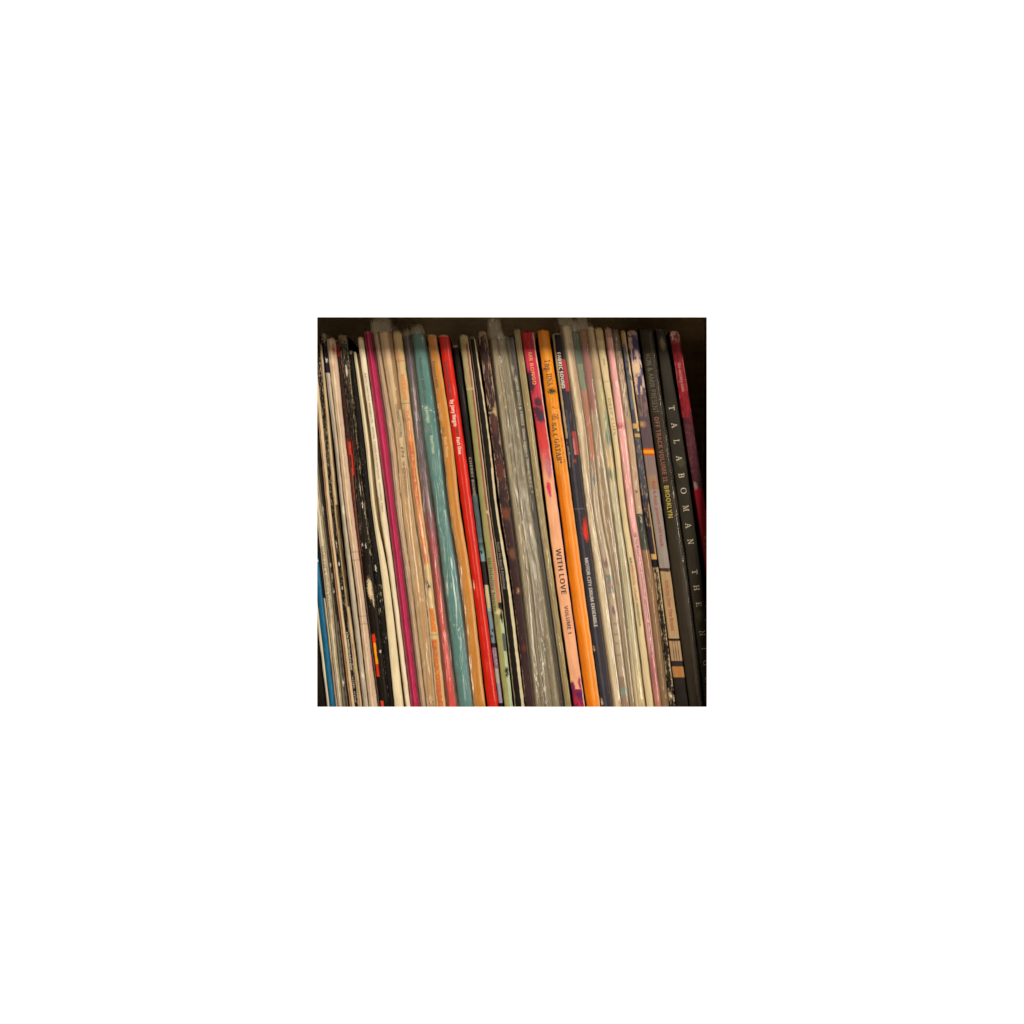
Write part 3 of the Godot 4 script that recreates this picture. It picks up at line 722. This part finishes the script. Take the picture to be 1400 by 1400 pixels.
	sleeve("orange record sleeve with black hand lettering and a dark dot on its upper half", 451, [740.4, 753, 766.6, 777.6, 800.4], [757, 771, 784.4, 796.6, 819.4], "e68c18", {"z": 2.0, "bulge": 1.1, "corner": 1.5, "rough": 0.3, "spec": 0.3, "coat": 0.45, "side": "6a2408", "cap": 2.4,
		"ops": [["f", 650, 1090, 0.0, 0.46, "e67c08"], ["f", 650, 1090, 0.47, 1.0, "f09030"], ["s", 12, 460, 1000, 30, "c8701c"], ["k", 20, 500, 1000, "f6b070"], ["f", 560, 1090, 0.86, 1.0, "f0a868"], ["w", 0.08, 0, 452, 1090, "c86c2c"], ["f", 470, 500, 0.2, 0.8, "dc8c24"], ["s", 10, 500, 650, 20, "f0c4a0"], ["n", 0.36, 0.12, 0.04, 500, 660, 0.8, "eaa878"], ["b", 534.5, 0.56, 4.2, 0.3, "33301e"], ["s", 8, 650, 960, 40, "f6b878"]],
		"text": [["I np. IINA", 493, 528, 0.5, 7.2, "2c1c10", 4], ["-- /", 544, 560, 0.56, 4.0, "3a2818", 0], ["Oil", 567, 574, 0.55, 8.0, "3a2410", 4], ["SA (", 578, 596, 0.4, 5.6, "3a2410", 4], ["GATAR*", 600, 634, 0.45, 6.4, "3a2410", 4], ["- . . -", 598, 632, 0.8, 4.0, "5a3a1c", 0]]})
	sleeve("charcoal record sleeve with white lettering and a red drop at its right edge", 455, [760.4, 773.4, 785.6, 797.6, 820.6], [774.4, 789, 800.6, 813, 836.4], "35323a", {"z": 0.0, "bulge": 0.5, "corner": 1.0, "rough": 0.38, "cap": 4, "side": "140c10",
		"ops": [["f", 400, 600, 0.0, 0.2, "b8a27a"], ["t", 5, "bca68a"], ["f", 491, 535, 0.62, 1.0, "b03a40"], ["f", 458, 491, 0.2, 1.0, "241c24"], ["f", 560, 1090, 0.3, 0.5, "4a4850"], ["f", 590, 622, 0.62, 1.0, "b0403c"], ["f", 600, 622, 0.6, 0.75, "d07468"], ["b", 630, 0.55, 3, 0.14, "9c4438"], ["b", 722, 0.9, 17, 0.3, "cf3028"], ["b", 728, 0.8, 12, 0.34, "d23428"], ["l", 696, 0.6, 0.6, "6f686c"], ["w", 0.2, 0, 600, 640, "8c8480"], ["n", 0.4, 0.1, 0.02, 540, 640, 0.5, "6c6670"], ["k", 26, 640, 960, "8a848a"], ["b", 887, 0.05, 4, 0.1, "d8b878"], ["b", 960, 0.08, 5, 0.12, "c8bca8"]],
		"text": [["FABRIC SOUND", 482, 531, 0.42, 4.6, "e0d4c0", 1], ["MOTOR CITY DRUM ENSEMBLE", 763, 857, 0.5, 4.2, "f0e8d4", 0]]})
	sleeve("plain beige record sleeve in a milky cover, between the charcoal and the teal topped ones", 443, [775.4, 790, 802.4, 814.4, 837], [788, 802.6, 811, 826, 848.4], "d8c29a", {"z": 0.6, "bulge": 0.9, "corner": 1.6, "cap": 6,
		"ops": [["f", 400, 1090, 0.0, 0.2, "b29878"], ["f", 470, 700, 0.6, 1.0, "bb9c7c"], ["n", 0.25, 0.06, 0.01, 450, 1000, 0.4, "bda27a"], ["f", 760, 1090, 0.5, 0.62, "dcc8a0"], ["f", 400, 1090, 0.1, 0.18, "94835f"], ["f", 430, 1090, 0.3, 0.44, "eedfbe"], ["f", 400, 1090, 0.78, 0.86, "9c8e70"]],
		"film": [420, -3, 3.0, 0.11, 10, true], "crease": [[460, 700, 0.45, 0.5, 1.2, 0.16], [700, 960, 0.5, 0.6, 1.0, 0.16]]})
	sleeve("beige record sleeve with teal and orange blocks above, small drawings below", 452, [788.6, 803.4, 811.6, 826.6, 849.4], [797.6, 811, 821, 838, 859], "b09c80", {"z": 0.2, "bulge": 0.7, "cap": 5,
		"ops": [["f", 400, 498, 0, 1, "3c5a50"], ["f", 498, 534, 0, 1, "74806a"], ["f", 534, 630, 0.1, 1, "b0684a"], ["f", 630, 660, 0.2, 1, "92745c"], ["b", 656, 0.5, 8, 0.3, "5c6a64"], ["b", 770, 0.4, 6, 0.3, "7c4a54"], ["f", 786, 812, 0.2, 0.9, "6c7a70"], ["f", 798, 802, 0.2, 0.9, "b87064"], ["f", 812, 1090, 0.0, 0.1, "8a7454"], ["b", 834, 0.55, 7, 0.3, "80505a"], ["l", 853, 0.6, 0.6, "6e5c44"], ["l", 867, 0.6, 0.6, "6e5c44"], ["l", 880, 0.6, 0.6, "6e5c44"], ["l", 896, 0.6, 0.6, "6e5c44"], ["f", 925, 940, 0, 1, "8c705c"], ["f", 940, 951, 0.1, 0.9, "6c8c82"], ["f", 951, 1090, 0, 1, "94705a"], ["n", 0.3, 0.08, 0.02, 640, 960, 0.4, "94795a"], ["f", 640, 1090, 0.86, 0.96, "dacdae"], ["f", 640, 1090, 0.04, 0.1, "6e6450"]],
		"film": [437, -1, 1.2, 0.11, 12, true], "crease": [[438, 480, 0.3, 0.32, 0.9, 0.16], [440, 640, 0.7, 0.85, 0.7, 0.16], [640, 800, 0.85, 0.95, 0.6, 0.16]]})
	sleeve("rose and tan record sleeve in milky film that reaches above its top", 449, [798.6, 811.6, 821.6, 838.6, 860.4], [809, 822.8, 837, 848.4, 866.8], "ad967a", {"z": 0.5, "bulge": 0.8, "corner": 1.4,
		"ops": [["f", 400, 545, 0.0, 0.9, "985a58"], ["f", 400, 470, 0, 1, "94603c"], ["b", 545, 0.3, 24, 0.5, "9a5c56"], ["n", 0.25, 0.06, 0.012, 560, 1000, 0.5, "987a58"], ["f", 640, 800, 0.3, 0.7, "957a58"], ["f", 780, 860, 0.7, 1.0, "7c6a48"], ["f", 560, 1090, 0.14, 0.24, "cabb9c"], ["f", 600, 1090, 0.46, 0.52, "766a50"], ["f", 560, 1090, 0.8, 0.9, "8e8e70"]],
		"film": [418, -1, 1.6, 0.11, 10, true], "crease": [[420, 520, 0.6, 0.7, 0.9, 0.15], [560, 800, 0.4, 0.5, 0.8, 0.15]]})
	sleeve("pale cream record sleeve with green blots at its edge, in milky film", 446, [809.6, 823.4, 837.6, 849, 867.2], [820, 835, 847.4, 860.6, 881], "beac82", {"z": 0.7, "bulge": 0.8, "corner": 1.4,
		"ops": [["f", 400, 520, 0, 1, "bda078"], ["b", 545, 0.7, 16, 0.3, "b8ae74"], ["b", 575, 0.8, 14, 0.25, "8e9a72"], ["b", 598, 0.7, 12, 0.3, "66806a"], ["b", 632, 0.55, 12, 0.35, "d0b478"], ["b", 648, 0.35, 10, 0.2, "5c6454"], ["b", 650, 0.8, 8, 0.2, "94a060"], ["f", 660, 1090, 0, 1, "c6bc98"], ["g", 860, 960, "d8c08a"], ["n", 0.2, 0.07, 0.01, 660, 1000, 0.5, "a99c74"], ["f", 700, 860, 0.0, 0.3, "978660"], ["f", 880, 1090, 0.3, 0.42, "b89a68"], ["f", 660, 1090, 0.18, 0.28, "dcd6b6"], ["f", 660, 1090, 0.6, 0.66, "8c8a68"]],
		"film": [440, -1, 0.6, 0.14, 10, true]})
	sleeve("cream record sleeve with small red and black letters, left of the pink one", 447, [821.4, 837.2, 849, 862, 883], [830.8, 845, 856.6, 871, 892.4], "dac79a", {"z": 1.0, "bulge": 0.5, "cap": 6, "side": "5a4820",
		"ops": [["f", 400, 466, 0, 1, "c4ac78"], ["n", 0.25, 0.06, 0.01, 460, 1000, 0.35, "cfb98a"], ["l", 522, 0.8, 0.5, "a58a60"], ["f", 400, 1090, 0.9, 1.0, "c4ae80"]],
		"text": [["VIA", 490, 500, 0.55, 3.0, "4c4030", 0], ["DEEP CUTS", 545, 595, 0.5, 3.4, "6a5a40", 0], ["an", 762, 770, 0.42, 3.6, "3a3028", 1], ["electric chair", 772, 822, 0.48, 3.6, "b8543c", 1], ["revolution", 824, 856, 0.52, 3.6, "4a3a28", 1]]})
	sleeve("pink record sleeve with a darker band near its top and tiny dark capitals below", 448, [833, 845.4, 857.6, 872, 893.8], [843, 857, 868.4, 882, 903], "eaaaa6", {"z": 0.8, "bulge": 0.7, "corner": 1.3, "side": "7a4a44",
		"ops": [["f", 400, 462, 0, 1, "b08272"], ["f", 400, 1090, 0.0, 0.15, "b87a72"], ["f", 579.5, 586, 0, 1, "c4606a"], ["n", 0.3, 0.06, 0.01, 460, 1000, 0.3, "e0aa9c"], ["g", 860, 960, "c07a6c"], ["b", 920, 0.5, 22, 0.4, "9c5058"], ["b", 915, 0.6, 30, 0.5, "b06468"]],
		"text": [["DJ HARVEY IS THE SOUND OF MERCURY RISING  VOL II", 729, 894, 0.6, 3.4, "562834", 1]],
		"film": [447, -0.6, 1.5, 0.25, 6, false], "crease": [[492, 540, 0.3, 0.45, 0.8, 0.14], [560, 600, 0.85, 0.9, 0.8, 0.14], [680, 760, 0.75, 0.5, 0.8, 0.14]]})
	sleeve("tan record sleeve with a dark green block in its middle, right of the pink one", 450, [844, 857.6, 869.4, 883, 903.6], [852.6, 866.4, 878.4, 893.8, 913.2], "bda080", {"z": -0.2, "bulge": 0.5,
		"ops": [["f", 400, 480, 0, 1, "6c5c48"], ["n", 0.05, 0.16, 0.05, 470, 570, 0.7, "e0cdb4"], ["n", 0.15, 0.16, 0.05, 455, 570, 0.8, "54483a"], ["n", 0.3, 0.08, 0.012, 570, 700, 0.4, "a88a68"], ["f", 590, 704, 0.7, 1.0, "c8a88c"], ["b", 671, 0.5, 2.2, 0.16, "4a3a2c"], ["f", 703, 752, 0, 1, "1e2c22"], ["f", 752, 1090, 0, 1, "8a6440"], ["g", 760, 960, "80633e"], ["b", 829, 0.7, 3, 0.14, "8c3c20"]],
		"film": [452, -0.8, 0.4, 0.45, 6, false, 0.4]})
	sleeve("blue grey record sleeve flaking to cream in a mottled pattern, thin with a cream edge", 451, [854.6, 867.6, 880.4, 894.6, 914.4], [861.8, 876, 889.4, 902, 922.4], "4c4e58", {"z": -0.6, "cap": 5, "side": "181418",
		"ops": [["f", 400, 474, 0, 1, "b4925c"], ["f", 400, 590, 0.66, 1.0, "d4b888"], ["f", 470, 560, 0.1, 0.6, "686c74"], ["n", 0.2, 0.2, 0.06, 480, 520, 0.8, "2e2c3c"], ["f", 579, 586, 0, 1, "cca060"], ["f", 593, 598, 0.1, 1, "c49a60"], ["g", 640, 720, "2a2630"], ["n", 0.2, 0.16, 0.05, 600, 720, 0.7, "6c6260"], ["n", 0.34, 0.18, 0.05, 600, 720, 0.9, "b89c6c"], ["f", 690, 790, 0.75, 1.0, "b08c58"], ["f", 758, 765, 0, 1, "caa05e"], ["f", 765, 1090, 0, 1, "1c1618"], ["n", 0.12, 0.22, 0.07, 776, 835, 0.95, "c2a878"], ["w", 0.25, 0.3, 776, 960, "c0aa80"], ["n", 0.36, 0.2, 0.05, 840, 990, 0.9, "b8a078"], ["b", 951, 0.4, 5, 0.25, "d8c4a0"]]})
	sleeve("record sleeve with a blue and cream painted top and grey spine with red lettering", 451, [863.4, 877, 890.6, 903.4, 923.6], [877.6, 892, 905.2, 917.6, 940], "8a7868", {"z": 0.8, "bulge": 0.3, "corner": 0.7, "cap": 6, "side": "1c1410",
		"ops": [["f", 400, 560, 0, 1, "4c4668"], ["t", 9, "c0a284"], ["n", 0.02, 0.06, 0.022, 462, 560, 0.9, "d2b494"], ["b", 503, 0.4, 12, 0.42, "dcbc98"], ["b", 468, 0.7, 10, 0.4, "403a5c"], ["b", 520, 0.2, 8, 0.2, "d4b28e"], ["f", 540, 614, 0, 1, "5a4c50"], ["n", 0.05, 0.07, 0.02, 535, 570, 0.7, "8a6e62"], ["b", 580, 0.25, 4, 0.3, "b88c62"], ["f", 613, 623, 0, 1, "c24a14"], ["f", 615.5, 620.5, 0, 1, "dc9a20"], ["f", 623, 650, 0, 1, "84706a"], ["f", 650, 670, 0, 1, "947a60"], ["f", 670, 777, 0, 1, "918780"], ["f", 777, 781, 0.0, 1.0, "3a2820"], ["f", 782, 873, 0, 1, "ac9068"], ["f", 873, 876, 0, 1, "241a14"], ["f", 876, 905, 0, 1, "a98a68"], ["f", 876, 905, 0.28, 0.33, "5c4630"], ["f", 876, 905, 0.5, 0.55, "5c4630"], ["f", 876, 905, 0.72, 0.77, "5c4630"], ["f", 904, 912, 0, 1, "2a2220"], ["f", 911, 926, 0.05, 0.95, "a8733c"], ["f", 926, 1090, 0, 1, "201a15"], ["b", 779, 0.7, 2.5, 0.3, "3a2820"], ["n", 0.3, 0.08, 0.02, 630, 870, 0.3, "94806c"]],
		"text": [["Kon & Amir present Off Track", 658, 747, 0.56, 4.4, "9c2a0c", 1], ["Volume One: The Bronx", 793, 862, 0.52, 5.0, "9c300c", 1]]})
	sleeve("dark brown record sleeve with dim, orange and yellow capitals, in film with a wavy edge", 449, [880.6, 894, 908, 919, 941.4], [896, 910, 924.4, 936.4, 957.4], "2e271b", {"z": 0.0, "bulge": 0.4, "corner": 0.9, "side": "0c0a08",
		"ops": [["n", 0.1, 0.06, 0.014, 450, 1000, 0.4, "332b1e"], ["f", 400, 1090, 0.0, 0.1, "2a2418"]],
		"text": [["KON & AMIR PRESENT", 484, 565, 0.48, 6.6, "504a32", 0], ["OFF TRACK VOLUME II:", 570, 660, 0.46, 6.2, "743a1c", 1], ["BROOKLYN", 664, 708, 0.48, 6.4, "9c8c1a", 1]],
		"film": [449, 12.5, 3.0, 0.8, 6, false, 0.4]})
	sleeve("dark brown record sleeve with widely spaced pale serif capitals, second from the right", 449, [902.6, 915, 929.4, 942, 962.6], [917.4, 934, 947.4, 959.4, 979.4], "29251c", {"z": 0.2, "bulge": 0.3, "corner": 0.9, "side": "0c0a08",
		"ops": [["b", 470, 0.5, 10, 0.3, "7d6a54"], ["t", 3, "4a4030"], ["n", 0.1, 0.06, 0.014, 450, 1000, 0.5, "2f2a20"], ["b", 632, 0.6, 8, 0.3, "3e3c26"], ["b", 842, 0.5, 8, 0.3, "3e3c26"]],
		"text": [["T", 555, 561, 0.5, 7.4, "bcae92", 2], ["A", 578, 585, 0.5, 7.4, "bcae92", 2], ["L", 601, 606, 0.5, 7.4, "bcae92", 2], ["A", 623, 630, 0.5, 7.4, "bcae92", 2], ["B", 647, 653, 0.5, 7.4, "bcae92", 2], ["O", 667, 675, 0.5, 7.4, "bcae92", 2], ["M", 691, 699, 0.5, 7.4, "b4a68c", 2], ["A", 715, 722, 0.5, 7.4, "b4a68c", 2], ["N", 737, 744, 0.5, 7.4, "b4a68c", 2], ["T", 779, 785, 0.5, 7.0, "b8ab92", 2], ["H", 800, 807, 0.5, 7.0, "b8ab92", 2], ["E", 823, 829, 0.5, 7.0, "a89c84", 2], ["N", 862, 869, 0.5, 7.0, "b8ab92", 2], ["I", 885, 888, 0.5, 7.0, "b8ab92", 2], ["G", 903, 910, 0.5, 7.0, "b8ab92", 2], ["H", 926, 933, 0.5, 7.0, "b8ab92", 2], ["T", 949, 956, 0.5, 7.0, "b8ab92", 2]]})
	sleeve("dark red record sleeve with a chipped pale top, last on the right against the shelf", 452, [922.6, 937.6, 953.4, 967, 990], [935.6, 951, 966, 980, 1004], "8c1624", {"z": -0.8, "bulge": 0.4, "cap": 6, "side": "14080a",
		"ops": [["t", 13, "e4c4b4"], ["b", 459, 0.7, 4, 0.2, "6c2a28"], ["w", 0.12, 0.12, 460, 580, "a0605c"], ["f", 572, 668, 0, 1, "4a2028"], ["n", 0.02, 0.3, 0.12, 580, 668, 0.6, "7a4a50"], ["n", 0.05, 0.14, 0.04, 470, 570, 0.7, "5a0c14"], ["n", 0.2, 0.3, 0.1, 570, 668, 0.8, "2c1016"], ["f", 668, 1090, 0, 1, "8c0f20"], ["b", 664, 0.25, 5, 0.2, "9c8a84"], ["b", 735, 0.7, 3, 0.3, "b0a090"], ["b", 570, 0.85, 10, 0.3, "601c24"]],
		"text": [["On-society.com", 496, 535, 0.5, 4.2, "b8685c", 1]]})
